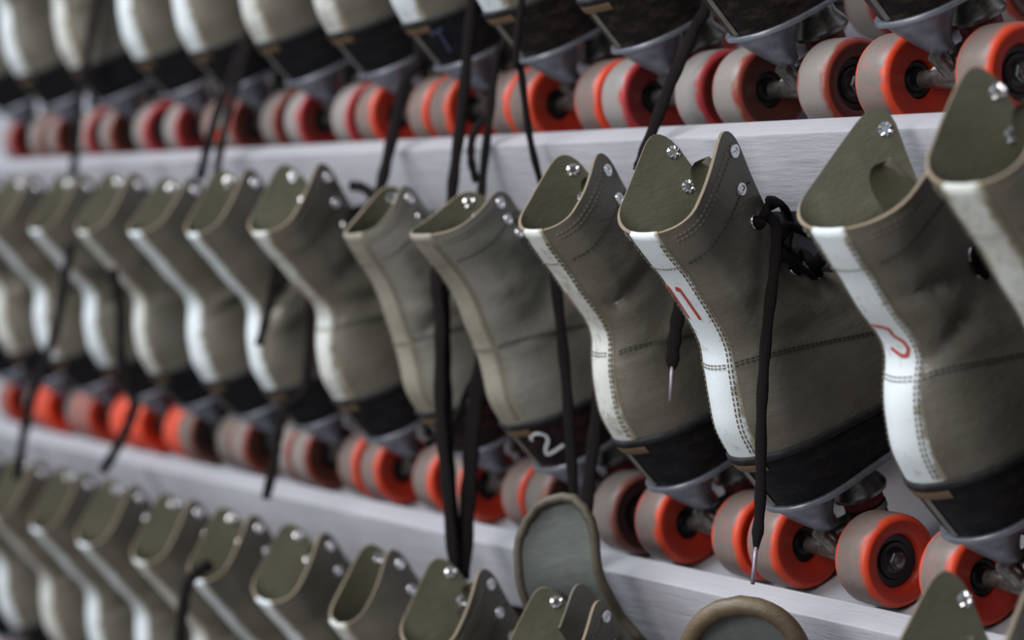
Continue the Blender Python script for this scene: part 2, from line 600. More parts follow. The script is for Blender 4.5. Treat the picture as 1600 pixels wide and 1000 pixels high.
    def stitches(self, lines, mats):
        mb = MB()
        for pts, mi in lines:                      # pts: list of (s, v)
            s = np.array([p[0] for p in pts])
            v = np.array([p[1] for p in pts])
            P, N = self.S(s, v), self.N(s, v)
            q = np.concatenate([[0], np.cumsum(np.linalg.norm(np.diff(P, axis=0), axis=1))])
            L, step = q[-1], .0034
            ne = int(L / step)
            E0 = np.arange(ne) * step
            A = np.stack([np.interp(E0, q, P[:, i]) for i in range(3)], 1)
            Bq = np.stack([np.interp(E0 + .0023, q, P[:, i]) for i in range(3)], 1)
            NQ = np.stack([np.interp(E0, q, N[:, i]) for i in range(3)], 1)
            for k in range(ne):
                a, b_, nn = A[k], Bq[k], NQ[k]
                side = np.cross(nn, b_ - a)
                side = side / max(np.linalg.norm(side), 1e-9) * .00034
                off = .0007 + (.0013 if mi == 2 else 0)
                lo, hi = nn * (off - .0006), nn * off
                k0 = mb.verts([a - side + lo, a + side + lo, b_ + side + lo, b_ - side + lo, a - side * .7 + hi, a + side * .7 + hi, b_ + side * .7 + hi, b_ - side * .7 + hi])
                for f in ((4, 5, 6, 7), (0, 1, 5, 4), (1, 2, 6, 5), (2, 3, 7, 6), (3, 0, 4, 7)):
                    mb.face([k0 + i for i in f], min(mi, 1))
        return mb.mesh('stitching', mats, False)

    def stroke(self, pts, width, off, mats, name='painted_number'):
        # pts in (distance across the strip, v); flat brush stroke lying on the strip
        mb = MB()
        for line in pts:
            dense = []
            for a, b_ in zip(line[:-1], line[1:]):
                for i in range(8):
                    dense.append((a[0] + (b_[0] - a[0]) * i / 8, a[1] + (b_[1] - a[1]) * i / 8))
            dense.append(line[-1])
            va = np.array([d[1] for d in dense])
            sa = self.arcs(va, np.array([d[0] for d in dense]))
            Nn = self.N(sa, va)
            C = self.S(sa, va) + Nn * off
            rows = []
            for i in range(len(C)):
                t = C[min(i + 1, len(C) - 1)] - C[max(i - 1, 0)]
                sd = np.cross(Nn[i], t)
                sd = sd / max(np.linalg.norm(sd), 1e-9) * width / 2
                rows.append([C[i] - sd, C[i] - sd + Nn[i] * .0003, C[i] + sd + Nn[i] * .0003, C[i] + sd])
            mb.grid(rows)
        return mb.mesh(name, mats, False)


# ------------------------------------------------------------------ shared parts of the skates
STD = Boot(seed=3)
_sr = np.concatenate([np.linspace(-1, 1, 61)])
_OUT = STD.S(_sr, np.zeros(61))[:-1]           # footprint of the boot, closed ring of 60


def ring(expand, z=None, taper=0.0, shrink=1.0, dz=0.0):
    c = np.array([0, .07])
    out = []
    n = len(_OUT)
    for i in range(n):
        p = _OUT[i]
        t = _OUT[(i + 1) % n][:2] - _OUT[i - 1][:2]
        nn = np.array([t[1], -t[0]])
        ln = np.linalg.norm(nn)
        nn = nn / ln if ln > 1e-9 else np.array([0, 0])
        x, y = p[0] * shrink + nn[0] * expand, p[1] + nn[1] * expand
        y += taper * math.exp(-(p[1] + .044) / .035)
        if taper:
            y -= taper * math.exp((p[1] - .21) / .03)
        out.append((x, y, (p[2] + dz) if z is None else z))
    return out


def mk_sole(mt):
    mb = MB()
    r = [ring(-.004, dz=.002), ring(.0012, dz=.001), ring(.0014, dz=-.004), ring(.0010, dz=-.010, taper=.0025, shrink=.985),
         ring(.0, z=.0830, taper=.010, shrink=.93), ring(-.0006, z=.0778, taper=.012, shrink=.91)]
    # keep the rings ordered where the sole is thin, towards the toe
    for i in range(3, 6):
        r[i] = [(a[0], a[1], min(a[2], b_[2] - .0012)) for a, b_ in zip(r[i], r[i - 1])]
    k = mb.grid(r, True)
    mb.cap(k, 60, flip=True)
    mb.cap(k + 5 * 60, 60)
    return mb.mesh('heel_and_sole', [mt], True, 40)


SOLE = {k: mk_sole(M[k]) for k in ('heel', 'heel_brown', 'heel_maroon')}
mb = MB()
_r = [ring(.0006, dz=.0022), ring(.0026, dz=.0018), ring(.0032, dz=.0), ring(.0026, dz=-.0026), ring(.0004, dz=-.0034)]
mb.grid(_r, True)
WELT = mb.mesh('welt', [M['welt']])
mb = MB()
_sel = list(range(27, 34))
_a, _b = ring(.0024, dz=-.0034), ring(.0018, dz=-.0092, taper=.002, shrink=.99)
_c = ring(-.002, dz=-.0092, taper=.002, shrink=.99)
mb.grid([[_a[i] for i in _sel], [_b[i] for i in _sel], [_c[i] for i in _sel]])
RAND = mb.mesh('heel_layer', [M['rand']])

mb = MB()
_a, _b = ring(.0022, dz=-.0092, taper=.0025, shrink=.985), ring(.0016, z=.0790, taper=.012, shrink=.91)
_i = [29, 30, 31]
_m = [tuple((np.array(_a[i]) * .5 + np.array(_b[i]) * .5)) for i in _i]
_q = np.array([.45, 1, 1])
mb.grid([[np.array(_a[i]) * _q for i in _i], [np.array(p) * _q for p in _m], [np.array(_b[i]) * _q for i in _i]])
BACKBAR = mb.mesh('heel_back_strip', [M['rim_grey']])
# pivot housings and sole plate
mb = MB()
_p = [ring(.0022, z=.0778, taper=.012, shrink=.91), ring(.0030, z=.0768, taper=.012, shrink=.91), ring(.0030, z=.0746, taper=.012, shrink=.91), ring(-.003, z=.0738, taper=.012, shrink=.91)]
k = mb.grid(_p, True)
mb.cap(k, 60, flip=True)
mb.cap(k + 180, 60)


def housing(mb, yb, dirn):
    # a scoop that drops from the end of the plate to the rounded pivot cup
    rows = []
    for q in np.linspace(0, 1, 9):
        z = .0755 - .0265 * q ** .9
        hw = .0150 * (1 - q) ** 1.5 + .0100
        y0 = yb + dirn * (.002 + .020 * q ** 1.15)
        ln = .030 * (1 - q) ** 1.2 + .0135
        row = []
        for t in np.linspace(0, 2 * math.pi, 20, endpoint=False):
            row.append((hw * math.cos(t), y0 + dirn * (ln / 2 + ln / 2 * math.sin(t)), z))
        rows.append(row)
    rows.append([(p[0] * .6, (p[1] - np.mean([q_[1] for q_ in rows[-1]])) * .6 + np.mean([q_[1] for q_ in rows[-1]]), p[2] - .0028) for p in rows[-1]])
    k = mb.grid(rows, True, flip=dirn > 0)
    mb.cap(k + 9 * 20, 20, flip=dirn < 0)


housing(mb, -.032, 1)
housing(mb, .193, -1)
PLATE = mb.mesh('plate', [M['plate']], True, 45)


def mk_truck(dirn):
    """rear truck (dirn = 1): the pivot points back, the action bolt stands inboard"""
    R = .029
    mb = MB()
    mb.tube([(-.030, 0, R), (-.012, 0, R), (0, 0, R + .001), (.012, 0, R), (.030, 0, R)], .0062, seg=12, taper=[.85, 1.0, 1.25, 1.0, .85])
    mb.tube([(0, 0, R), (0, -dirn * .004, R + .010), (0, -dirn * .008, R + .0185)], .0058, seg=12)
    mb.tube([(-.020, 0, R + .001), (-.010, dirn * .010, R + .010), (0, dirn * .020, R + .013)], .0042, seg=8)
    mb.tube([(.020, 0, R + .001), (.010, dirn * .010, R + .010), (0, dirn * .020, R + .013)], .0042, seg=8)
    mb.lathe([(-.0025, .0120), (-.002, .0135), (.002, .0135), (.0025, .0120)], 24, 'z', (0, dirn * .030, R + .0135))
    hanger = mb.mesh('truck_hanger', [M['steel']], True, 40)
    mb = MB()
    mb.lathe([(-.0105, .0105), (-.0085, .0122), (-.004, .0122), (-.0026, .0112)], 24, 'z', (0, dirn * .030, R + .0135))
    mb.lathe([(.0026, .0115), (.004, .0130), (.0085, .0130), (.0105, .0115)], 24, 'z', (0, dirn * .030, R + .0135))
    cush = mb.mesh('cushion', [M['cushion']], True, 40)
    mb = MB()
    mb.lathe([(.0100, .0135), (.0110, .0172), (.0135, .0180), (.0160, .0172), (.0230, .0128), (.0330, .0120)], 28, 'z', (0, dirn * .030, R + .0135))
    mb.lathe([(-.0150, .0050), (-.0145, .0095), (-.0125, .0130), (-.0100, .0135)], 24, 'z', (0, dirn * .030, R + .0135))
    mb.lathe([(-.0205, .0052), (-.0195, .0062), (-.0150, .0062)], 6, 'z', (0, dirn * .030, R + .0135))
    cup = mb.mesh('cushion_cup', [M['steel']], True, 35)
    return hanger, cush, cup


TRUCK_R = mk_truck(1)
TRUCK_F = mk_truck(-1)
PROF = [(-.0060, .0112), (-.0128, .0118), (-.0138, .0140), (-.0147, .0205), (-.0155, .0238), (-.0151, .0260), (-.0138, .0276), (-.0112, .0287), (-.006, .0290),
        (.006, .0290), (.0112, .0287), (.0138, .0276), (.0151, .0260), (.0155, .0238), (.0148, .0210), (.0140, .0180), (.0128, .0166), (.0060, .0158)]
WHEEL_ME = {}
for kname, mm in WHEEL.items():
    mb = MB()
    mb.lathe(PROF, 40, 'x')
    WHEEL_ME[kname] = mb.mesh('wheel_' + kname, [mm], True, 50)
mb = MB()
mb.lathe([(-.0112, .0040), (-.0108, .0066), (-.0092, .0080), (-.0100, .0104), (-.0090, .0112), (-.0070, .0113),
          (.0040, .0113), (.0050, .0160),
          (.0070, .0160), (.0088, .0156), (.0082, .0120), (.0096, .0110), (.0092, .0086), (.0108, .0066), (.0112, .0040)], 32, 'x')
BEARING = mb.mesh('bearing', [M['bearing']], True, 40)
mb = MB()
mb.lathe([(.0092, .0062), (.0122, .0062), (.0130, .0054)], 6, 'x')
mb.lathe([(.0126, .0046), (.0142, .0042), (.0152, .0030), (.0158, .0012)], 14, 'x')
NUT = mb.mesh('axle_nut', [M['nut']], True, 30)
mb = MB()
mb.lathe([(-.016, .0100), (-.014, .0125), (-.001, .0135), (.001, .0120), (.018, .0060)], 20, 'y')
TOESTOP = mb.mesh('toe_stop', [M['heel']], True, 40)
# eyelet: rolled ring outside, split rosette inside
mb = MB()
seg = 20
rows = []
for i in range(seg):
    a = 2 * math.pi * i / seg
    rows.append([((.0036 + .0013 * math.cos(t)) * math.cos(a), (.0036 + .0013 * math.cos(t)) * math.sin(a), .0004 + .0010 * math.sin(t)) for t in np.linspace(0, 2 * math.pi, 8, endpoint=False)])
rows.append(rows[0])
mb.grid(rows, True)
mb.lathe([(-.0030, .0026), (.0006, .0026)], 14, 'z')
for i in range(8):
    a = 2 * math.pi * i / 8
    c0, s0 = math.cos(a), math.sin(a)
    pts = []
    for (rr, tt, zz) in ((.0022, -.0009, -.0031), (.0022, .0009, -.0031), (.0047, .0014, -.0030), (.0047, -.0014, -.0030), (.0030, 0, -.0040)):
        pts.append((rr * c0 - tt * s0, rr * s0 + tt * c0, zz))
    k = mb.verts(pts)
    for f in ((0, 1, 4), (1, 2, 4), (2, 3, 4), (3, 0, 4), (3, 2, 1, 0)):
        mb.face([k + j for j in f])
EYELET = mb.mesh('eyelet', [M['chrome'], ], True, 40)


# ------------------------------------------------------------------ one skate
EYE_V = (.945, .85, .745, .60, .53, .475)


def lace_tube(path, wdt=.0032, thk=.0012, n=6, name='lace', ref=(1, 0, 0)):
    mb = MB()
    mb.tube(catmull(path, n), wdt, thk, 10, ref=ref)
    return mb.mesh(name, [M['lace']])


def make_skate(row, X, label, group, boot, leather='leather', strip='strip', sole='heel', wheels=('orange', 'orange'), number=None,
               stitched=False, lining='lining', tongue=None, laced=True, bow=False, yaw=0.0, sw=.0175):
    e = bpy.data.objects.new('roller_skate', None)
    COL.objects.link(e)
    e.location = (X, OY, OZ + row * ROW)
    e.rotation_euler = (TAU, 0, yaw)
    e['label'] = label
    e['category'] = 'roller skate'
    e['group'] = group
    up = link('boot_upper', boot.shell([M[leather], M[lining], M['rim']]), e)
    link('heel_strip', boot.band(.012, .999, sw, .0011, [M[strip]]), up)
    lines = []
    if stitched:
        def vline(v, s0, s1, mi, arch=0.0, n=60, drop=0.0):
            return ([(s0 + (s1 - s0) * i / n, v + arch * math.sin(math.pi * i / n) - drop * (i / n) ** 1.6) for i in range(n + 1)], mi)
        for sd in (-1, 1):
            lines.append(vline(.845, .17 * sd, .92 * sd, 0))
            lines.append(vline(.405, .13 * sd, .56 * sd, 0, .02, drop=.16))
            lines.append(vline(.392, .13 * sd, .56 * sd, 0, .02, drop=.16))
            lines.append(vline(.965, .17 * sd, .90 * sd, 1))
            lines.append(vline(.945, .17 * sd, .90 * sd, 1))
        for l, mi in ((-sw * .86, 2), (sw * .86, 2), (sw * .74, 2)):
            vq = np.linspace(.03, .97, 50)
            lines.append((list(zip(boot.arcs(vq, np.full(50, l)), vq)), mi))
        for v in (.405, .392, .845):
            lines.append((list(zip(boot.arcs(np.full(12, v), np.linspace(-.86 * sw, .86 * sw, 12)), np.full(12, v))), 2))
        link('stitching', boot.stitches(lines, [M['stitch'], M['stitch_pale']]), up)
    # tongue
    tg = dict(top=.90, rise=0.0, half=.021, back=.006, mats=('lining', 'tongue_rim'), lean=0.0, turn=0.0, shift=0.0)
    if tongue:
        tg.update(tongue)
    rows, rows2 = [], []
    cw, sn = math.cos(tg['turn']), math.sin(tg['turn'])
    nv = 34
    if tg.get('path'):
        cp = catmull([(0, *q) for q in tg['path']], 12)
        tpath = [(cp[round(i * (len(cp) - 1) / nv)].y, cp[round(i * (len(cp) - 1) / nv)].z) for i in range(nv + 1)]
    f = lambda v: [float(np.asarray(a).ravel()[0]) for a in interp(FRONT, np.array([min(v, 1.0)]))]
    for i in range(nv + 1):
        q = i / nv
        v = .44 + (tg['top'] - .44) * q
        fy, fz = f(v)
        fz = .117 + (fz - .117) * boot.tall
        if fz > .235 and tg['rise'] == 0:
            fz = .235 + (fz - .235) * boot.tip
        fz += tg['rise'] * q ** 1.6
        fy = fy - tg['back'] + tg['lean'] * q ** 1.5
        if tg.get('path'):
            fy, fz = tpath[i]
        hw = tg['half'] * (.55 + .45 * min(1, q * 2.2))
        if q > .72:
            hw *= math.sqrt(max(0.0, 1 - ((q - .72) / .285) ** 2))
        r1, r2 = [], []
        for j in range(-6, 7):
            t = j / 6
            x = hw * t
            yy = .006 * (1 - t * t) - .003
            x, yy = x * cw - yy * sn + tg['shift'] * min(1, q * 3), x * sn + yy * cw + fy
            r1.append((x, yy, fz))
            r2.append((x + .0028 * sn, yy - .0028 * cw, fz))
        rows.append(r1)
        rows2.append(r2)
    mb = MB()
    k1 = mb.grid(rows, mi=1)
    k2 = mb.grid(rows2, mi=0, flip=True)
    n = 13
    for j in range(12):
        mb.face((k1 + nv * n + j, k1 + nv * n + j + 1, k2 + nv * n + j + 1, k2 + nv * n + j), 1)
    for i in range(nv):
        mb.face((k1 + i * n, k1 + (i + 1) * n, k2 + (i + 1) * n, k2 + i * n), 1)
        mb.face((k1 + i * n + 12, k2 + i * n + 12, k2 + (i + 1) * n + 12, k1 + (i + 1) * n + 12), 1)
    to = link('tongue', mb.mesh('tongue', [M[tg['mats'][0]], M[tg['mats'][1]]], True, 50), e)
    if tg.get('bind'):
        edge = [rows[i][0] for i in range(8, nv + 1)] + [rows[i][12] for i in range(nv, 7, -1)]
        mb = MB()
        mb.tube([(p[0], p[1] - .0015, p[2]) for p in edge], tg.get('bindw', .0034), tg.get('bindw', .0034), 10)
        link('binding', mb.mesh('binding', [M[tg['bind']]]), to)
    # sole, plate, running gear
    so = link('heel_and_sole', SOLE[sole], e)
    link('welt', WELT, e)
    link('heel_layer', RAND, so)
    link('heel_back_strip', BACKBAR, so)
    link('plate', PLATE, e)
    for (hang, cush, cup), y in ((TRUCK_R, 0.0), (TRUCK_F, .155)):
        for nm, me in (('truck_hanger', hang), ('cushion', cush), ('cushion_cup', cup)):
            o = link(nm, me, e)
            o.location = (0, y, 0)
        for sd in (-1, 1):
            wcol = wheels[0 if sd < 0 else 1]
            wo = link('wheel', WHEEL_ME[wcol], e)
            wo.location = (sd * .0455, y, .029)
            wo.rotation_euler = (rnd.uniform(0, 6.28), 0, math.pi if sd < 0 else 0)   # outer face outwards
            bo = link('bearing', BEARING, wo)
            no = link('axle_nut', NUT, wo)
    ts = link('toe_stop', TOESTOP, e)
    ts.location = (0, .213, .062)
    ts.rotation_euler = (math.radians(-38), 0, 0)
    # eyelets and lacing
    eye = {}
    for sd in (-1, 1):
        for k, v in enumerate(EYE_V):
            s = boot.from_front(v, (.0210 if sd > 0 else .0185) if v > .7 else .0105, sd)
            P = boot.pt(s, v, 0.0)
            N = Vector(boot.N(np.array([s]), np.array([v]))[0])
            o = link('eyelet', EYELET, e)
            o.matrix_local = Matrix.Translation(Vector(P)) @ N.to_track_quat('Z', 'Y').to_matrix().to_4x4() @ Matrix.Scale(.9, 4)
            eye[sd, k] = (Vector(P), N)
    if laced:
        mb = MB()
        for k in (3, 4, 5):
            for sd in (-1, 1):
                A, nA = eye[sd, k]
                B, nB = eye[-sd, max(k - 1, 3) if k > 3 else 3]
                if k == 3 and sd == 1:
                    continue
                mid = (A + B) / 2 + Vector((0, .010 + .002 * (sd > 0), .006))
                mb.tube(catmull([A - nA * .002, A + nA * .003, mid, B + nB * .003, B - nB * .002], 5), .0046, .0015, 8, ref=(1, 0, 0))
        link('lace', mb.mesh('lace', [M['lace']]), e)
    if bow:
        A, nA = eye[1, 2]
        mb = MB()
        mb.tube(catmull([A - nA * .003, A + nA * .004, A + Vector((.002, .012, .006)), A + Vector((-.006, .026, .000)), A + Vector((-.012, .030, -.016)), A + Vector((-.014, .022, -.030))], 6), .0046, .0018, 8)
        mb.tube(catmull([A + Vector((-.006, .014, -.018)), A + Vector((.000, .022, -.014)), A + Vector((.004, .032, -.026)), A + Vector((-.002, .040, -.040)), A + Vector((-.008, .030, -.046))], 6), .0046, .0018, 8)
        mb.tube(catmull([A + Vector((-.010, .012, -.022)), A + Vector((.001, .012, -.030)), A + Vector((.004, .018, -.042)), A + Vector((-.008, .030, -.050))], 6), .0046, .0018, 8)
        link('lace_bow', mb.mesh('lace_bow', [M['lace']]), e)
    if number:
        strokes, width, mt, where = number
        if where == 'strip':
            link('painted_number', boot.stroke(strokes, width, .0013, [M[mt]]), up)
        else:                                           # on the flank of the heel
            mb = MB()
            for line in strokes:
                P = catmull([(0, *q) for q in line], 6)
                rows = []
                for i, p in enumerate(P):
                    t = P[min(i + 1, len(P) - 1)] - P[max(i - 1, 0)]
                    sd = Vector((0, -t.z, t.y)).normalized() * width / 2
                    def onheel(q):                      # q.y runs along the heel outline from its back
                        k = max(0.0, min(1.0, (q.z - .083) / .024))
                        rr = .0305 + .0015 * k
                        return Vector((rr * math.sin(q.y / rr), -.0335 - .0065 * k + rr * (1 - math.cos(q.y / rr)), q.z))
                    a, c = onheel(p - sd), onheel(p + sd)
                    out = Vector((.0012, -.0006, 0))
                    rows.append([a, a + out, c + out, c])
                mb.grid(rows)
            link('painted_number', mb.mesh('painted_number', [M[mt]], False), so)
    return e


def hang(sk, path, wdt=.0030, thk=.0011, tip=False, root=0):
    """a loose lace end of skate sk along a path given in world space"""
    inv = (Matrix.Translation(sk.location) @ sk.rotation_euler.to_matrix().to_4x4()).inverted()
    P = [inv @ Vector(p) for p in path]
    if root:
        P = [Vector((root * .026, .022, .238)), Vector((root * .040, .030, .222))] + P
    ref = inv.to_3x3() @ Vector((-0.6, 0.8, 0))
    mb = MB()
    pp = catmull(P, 8)
    tp = [1 + .10 * math.sin(i * 1.3) * (i > 0) for i in range(len(pp))]
    if tip:
        tp[-3:] = [.85, .65, .42]
    mb.tube(pp, wdt * 1.12, max(thk, .0013), 10, ref=tuple(ref), taper=tp)
    o = link('lace_end', mb.mesh('lace_end', [M['lace']]), sk)
    if tip:
        d = (pp[-1] - pp[-2]).normalized()
        mb = MB()
        mb.tube([pp[-1] - d * .002, pp[-1] + d * .010, pp[-1] + d * .020], .0013, .0013, 8)
        link('aglet', mb.mesh('aglet', [M['aglet']]), o)
    return o


ORD = ['', 'next', 'second', 'third', 'fourth', 'fifth', 'sixth', 'seventh', 'eighth', 'ninth', 'tenth', 'eleventh', 'twelfth']
# ------------------------------------------------------------------ middle row
G0 = 'roller skates standing heel out on the middle shelf'


def digit_one(l, v0, v1):
    return [[(l - .0034, v1 - .010), (l - .0022, v1 + .004), (l - .0002, v1), (l + .0022, v0)]]


num11 = (digit_one(-.0105, .605, .750) + digit_one(.0020, .605, .750), .0023, 'red_paint', 'strip')
num5 = ([[(-.0095, .600), (-.001, .600), (.0035, .590), (.0030, .560)], [(.0030, .560), (.0075, .535), (.0090, .505), (.0070, .478), (.0030, .478), (-.0045, .505)]], .0022, 'red_paint', 'strip')
faint = ([[(-.004, .66), (.003, .67), (.001, .62)], [(-.002, .585), (.004, .575), (.003, .55)]], .0022, 'faint_red', 'strip')
num2 = ([[(.0135, .1030), (.0150, .1065), (.0205, .1080), (.0255, .1045), (.0240, .0995), (.0190, .0945), (.0165, .0895), (.0230, .0905), (.0320, .0930)]], .0021, 'white_paint', 'heel')
mark7 = ([[(.014, .105), (.026, .107)], [(.022, .106), (.020, .088)]], .0020, 'blue_paint', 'heel')
worn_red = ([[(-.009, .70), (-.008, .64), (-.0095, .60)]], .0016, 'faint_red', 'strip')

mid = {}
spec_mid = [
    (-.965, 'rightmost middle-shelf boot, cut by the right edge of the photo', Boot(tall=1.19, spread=1.15, gap=.028, seed=11, crease=.8), dict(strip='strip_worn', stitched=True)),
    (-1.095, 'big olive skate with smudged red number on white heel strip, right of number 11', Boot(tall=1.005, spread=1.45, gap=.038, seed=12, crease=2.0, lean=-.012, fwd=.040, kink=.009), dict(number=num5, stitched=True)),
    (-1.265, 'olive skate with red 11 on its white heel strip, middle shelf', Boot(spread=1.28, gap=.037, kink=.002, seed=13, crease=1.0, tip=1.10), dict(number=num11, stitched=True, bow=True)),
    (-1.396, 'narrow creased olive skate with yellowed heel strip, left of the number 11 skate', Boot(spread=.98, gap=.021, tip=.93, seed=21, crease=2.2, lean=-.004, kink=.006), dict(strip='strip_worn', stitched=True, number=worn_red, sw=.0135)),
    (-1.543, 'pale grey skate with plain heel strip and white 2 painted on its black heel', Boot(tip=.58, spread=.95, gap=.021, tall=.985, seed=14, crease=1.0, lean=.004, kink=-.004), dict(leather='leather_grey', strip='strip_plain', sole='heel_maroon', wheels=('grey', 'grey'), number=num2, stitched=True)),
    (-1.668, 'pale skate with plain unpainted heel strip, left of the one marked 2', Boot(tip=.75, spread=.72, gap=.010, tall=.95, seed=15, crease=1.8, lean=-.012, kink=-.003), dict(leather='leather_grey', strip='strip_plain', sole='heel_maroon', stitched=True)),
    (-1.808, 'olive skate with cream heel strip and faint red traces, tall pointed flap, middle shelf', Boot(spread=1.2, gap=.034, kink=.009, seed=16, crease=1.2, tall=.975), dict(strip='strip_worn', number=faint, stitched=True, bow=True)),
    (-1.940, None, Boot(spread=1.05, gap=.029, kink=.008, seed=17, tall=.96, crease=1.4), dict(wheels=('brown', 'orange'), sw=.0135)),
    (-2.066, None, Boot(spread=1.08, gap=.029, kink=.008, seed=18, tall=.96, crease=1.4, tip=.9), dict(wheels=('brown', 'brown'))),
    (-2.190, None, Boot(spread=1.11, gap=.029, kink=.008, seed=19, tall=.96, crease=1.4), dict(strip='strip_worn', wheels=('grey', 'grey'), sw=.0145)),
    (-2.316, None, Boot(spread=1.02, gap=.029, kink=.008, seed=20, tall=.96, crease=1.4), dict(wheels=('bright', 'bright'))),
    (-2.455, None, Boot(spread=1.08, gap=.029, kink=.008, seed=22, tall=.96, crease=1.4), dict(wheels=('orange', 'bright'))),
    (-2.579, None, Boot(spread=1.11, gap=.029, kink=.008, seed=23, tall=.96, crease=1.4), dict(strip='strip_worn', wheels=('bright', 'orange'))),
    (-2.705, None, Boot(spread=1.02, gap=.029, kink=.008, seed=24, tall=.96, crease=1.4), dict()),
]
for i, (X, lab, bt, kw) in enumerate(spec_mid):
    if lab is None:
        lab = 'blurred olive skate on the middle shelf, %s to the left of the number 11 skate' % ORD[i - 2]
    mid[i] = make_skate(0, X, lab, G0, bt, **kw)

# ------------------------------------------------------------------ upper row
G1 = 'roller skates standing heel out on the upper shelf'
upr = {}
spec_up = [
    (-.995, 'rightmost upper-shelf skate, mostly beyond the top right corner', 30, dict(sole='heel_brown')),
    (-1.157, 'upper-shelf skate with bright orange wheels at the top right', 31, dict(sole='heel_brown', wheels=('orange', 'orange'))),
    (-1.306, 'upper-shelf skate with dark brown wheels, beside the orange-wheeled one at top right', 32, dict(sole='heel_brown', wheels=('brown', 'brown'))),
    (-1.440, 'upper-shelf skate with maroon wheels and scuffed brown heel, above the number 11 skate', 33, dict(sole='heel_brown', wheels=('maroon', 'maroon'))),
    (-1.566, 'upper-shelf skate with scuffed heel and orange wheels, left of the maroon-wheeled one', 34, dict(sole='heel_brown', wheels=('orange', 'orange'))),
    (-1.689, 'upper-shelf skate with a dull blue mark on its black heel', 35, dict(wheels=('orange', 'orange'), number=mark7)),
    (-1.815, None, 36, dict(strip='strip_worn', wheels=('orange', 'orange'))),
    (-1.951, None, 37, dict(strip='strip_worn', wheels=('maroon', 'maroon'))),
    (-2.091, None, 38, dict(wheels=('brown', 'brown'))),
    (-2.220, None, 39, dict(wheels=('maroon', 'orange'))),
    (-2.388, None, 40, dict(wheels=('brown', 'maroon'), strip='strip_worn')),
    (-2.544, None, 41, dict(wheels=('brown', 'maroon'))),
    (-2.685, None, 42, dict(wheels=('maroon', 'brown'))),
]
for i, (X, lab, sd, kw) in enumerate(spec_up):
    if lab is None:
        lab = 'blurred upper-shelf skate, %s to the left of the one with the blue heel mark' % ORD[i - 5]
    upr[i] = make_skate(1, X, lab, G1, Boot(seed=sd, spread=.95, gap=.022), **kw)

# ------------------------------------------------------------------ bottom row
G2 = 'roller skates standing heel out on the lowest shelf'
low = {}
spec_low = [
    (-1.000, 'tall olive boot whose eyelet flap rises at the bottom right corner', Boot(tall=1.29, spread=1.2, gap=.034, seed=51, fwd=.030), dict(stitched=True)),
    (-1.215, 'bottom-row skate with a round brown-edged tongue, right of the grey-tongued one', Boot(tip=.5, tall=.80, seed=52), dict(tongue=dict(path=[(.040, .180), (.026, .225), (.012, .280), (.015, .323)], half=.036, turn=.6, mats=('lining_grey', 'brown_edge'), bind='brown_edge', bindw=.0058))),
    (-1.405, 'bottom-row skate with a tall pale grey tongue sticking up in front of the middle shelf', Boot(spread=1.28, gap=.034, seed=53), dict(stitched=True, tongue=dict(path=[(.050, .203), (.035, .250), (.024, .295), (.032, .326), (.045, .354)], half=.029, turn=.62, shift=-.028, mats=('lining_grey', 'tongue_rim'), bind='tongue_rim'))),
    (-1.550, 'bottom-row skate with gaping boot and a lace tip dropped inside, left of the grey tongue', Boot(spread=1.2, gap=.032, seed=54, tip=1.04), dict(stitched=True)),
    (-1.673, 'bottom-row skate crowded behind the gaping boot, only its collar showing', Boot(spread=.8, gap=.017, seed=55), dict(strip='strip_worn')),
    (-1.800, 'bottom-row skate with pointed flap and bright white heel strip at the lower edge', Boot(spread=1.2, gap=.032, seed=56), dict(bow=True)),
    (-1.930, None, Boot(spread=1.10, gap=.031, kink=.007, seed=57), dict()),
    (-2.054, None, Boot(spread=1.12, gap=.031, kink=.007, seed=58), dict(strip='strip_worn')),
    (-2.188, None, Boot(spread=1.14, gap=.031, kink=.007, seed=59), dict()),
    (-2.312, None, Boot(spread=1.08, gap=.031, kink=.007, seed=60), dict()),
    (-2.440, None, Boot(spread=1.10, gap=.031, kink=.007, seed=61), dict(strip='strip_worn')),
    (-2.575, None, Boot(spread=1.12, gap=.031, kink=.007, seed=62), dict()),
    (-2.705, None, Boot(spread=1.14, gap=.031, kink=.007, seed=63), dict()),
]
for i, (X, lab, bt, kw) in enumerate(spec_low):
    if lab is None:
        lab = 'blurred bottom-row skate, %s to the left of the pointed white-stripped one' % ORD[i - 5]
    low[i] = make_skate(-1, X, lab, G2, bt, **kw)


_pb = spec_low[2][2]
_ss = np.linspace(.50, .9995, 16)
_vv = np.linspace(.45, 1.0, 18)
_SS, _VV = np.meshgrid(_ss, _vv)
_P = _pb.S(_SS, _VV) * np.array([.55, 1, 1]) + np.array([-.010, .004, .006])
mb = MB()
_k1 = mb.grid([list(map(tuple, r)) for r in _P])
_k2 = mb.grid([list(map(tuple, r)) for r in _P - np.array([.0022, 0, 0])], flip=True)
for j in range(15):
    mb.face((_k1 + 17 * 16 + j, _k1 + 17 * 16 + j + 1, _k2 + 17 * 16 + j + 1, _k2 + 17 * 16 + j))
for i in range(17):
    mb.face((_k1 + i * 16 + 15, _k1 + (i + 1) * 16 + 15, _k2 + (i + 1) * 16 + 15, _k2 + i * 16 + 15)[::-1])
link('inner_flap', mb.mesh('inner_flap', [M['leather']], True, 50), low[2])

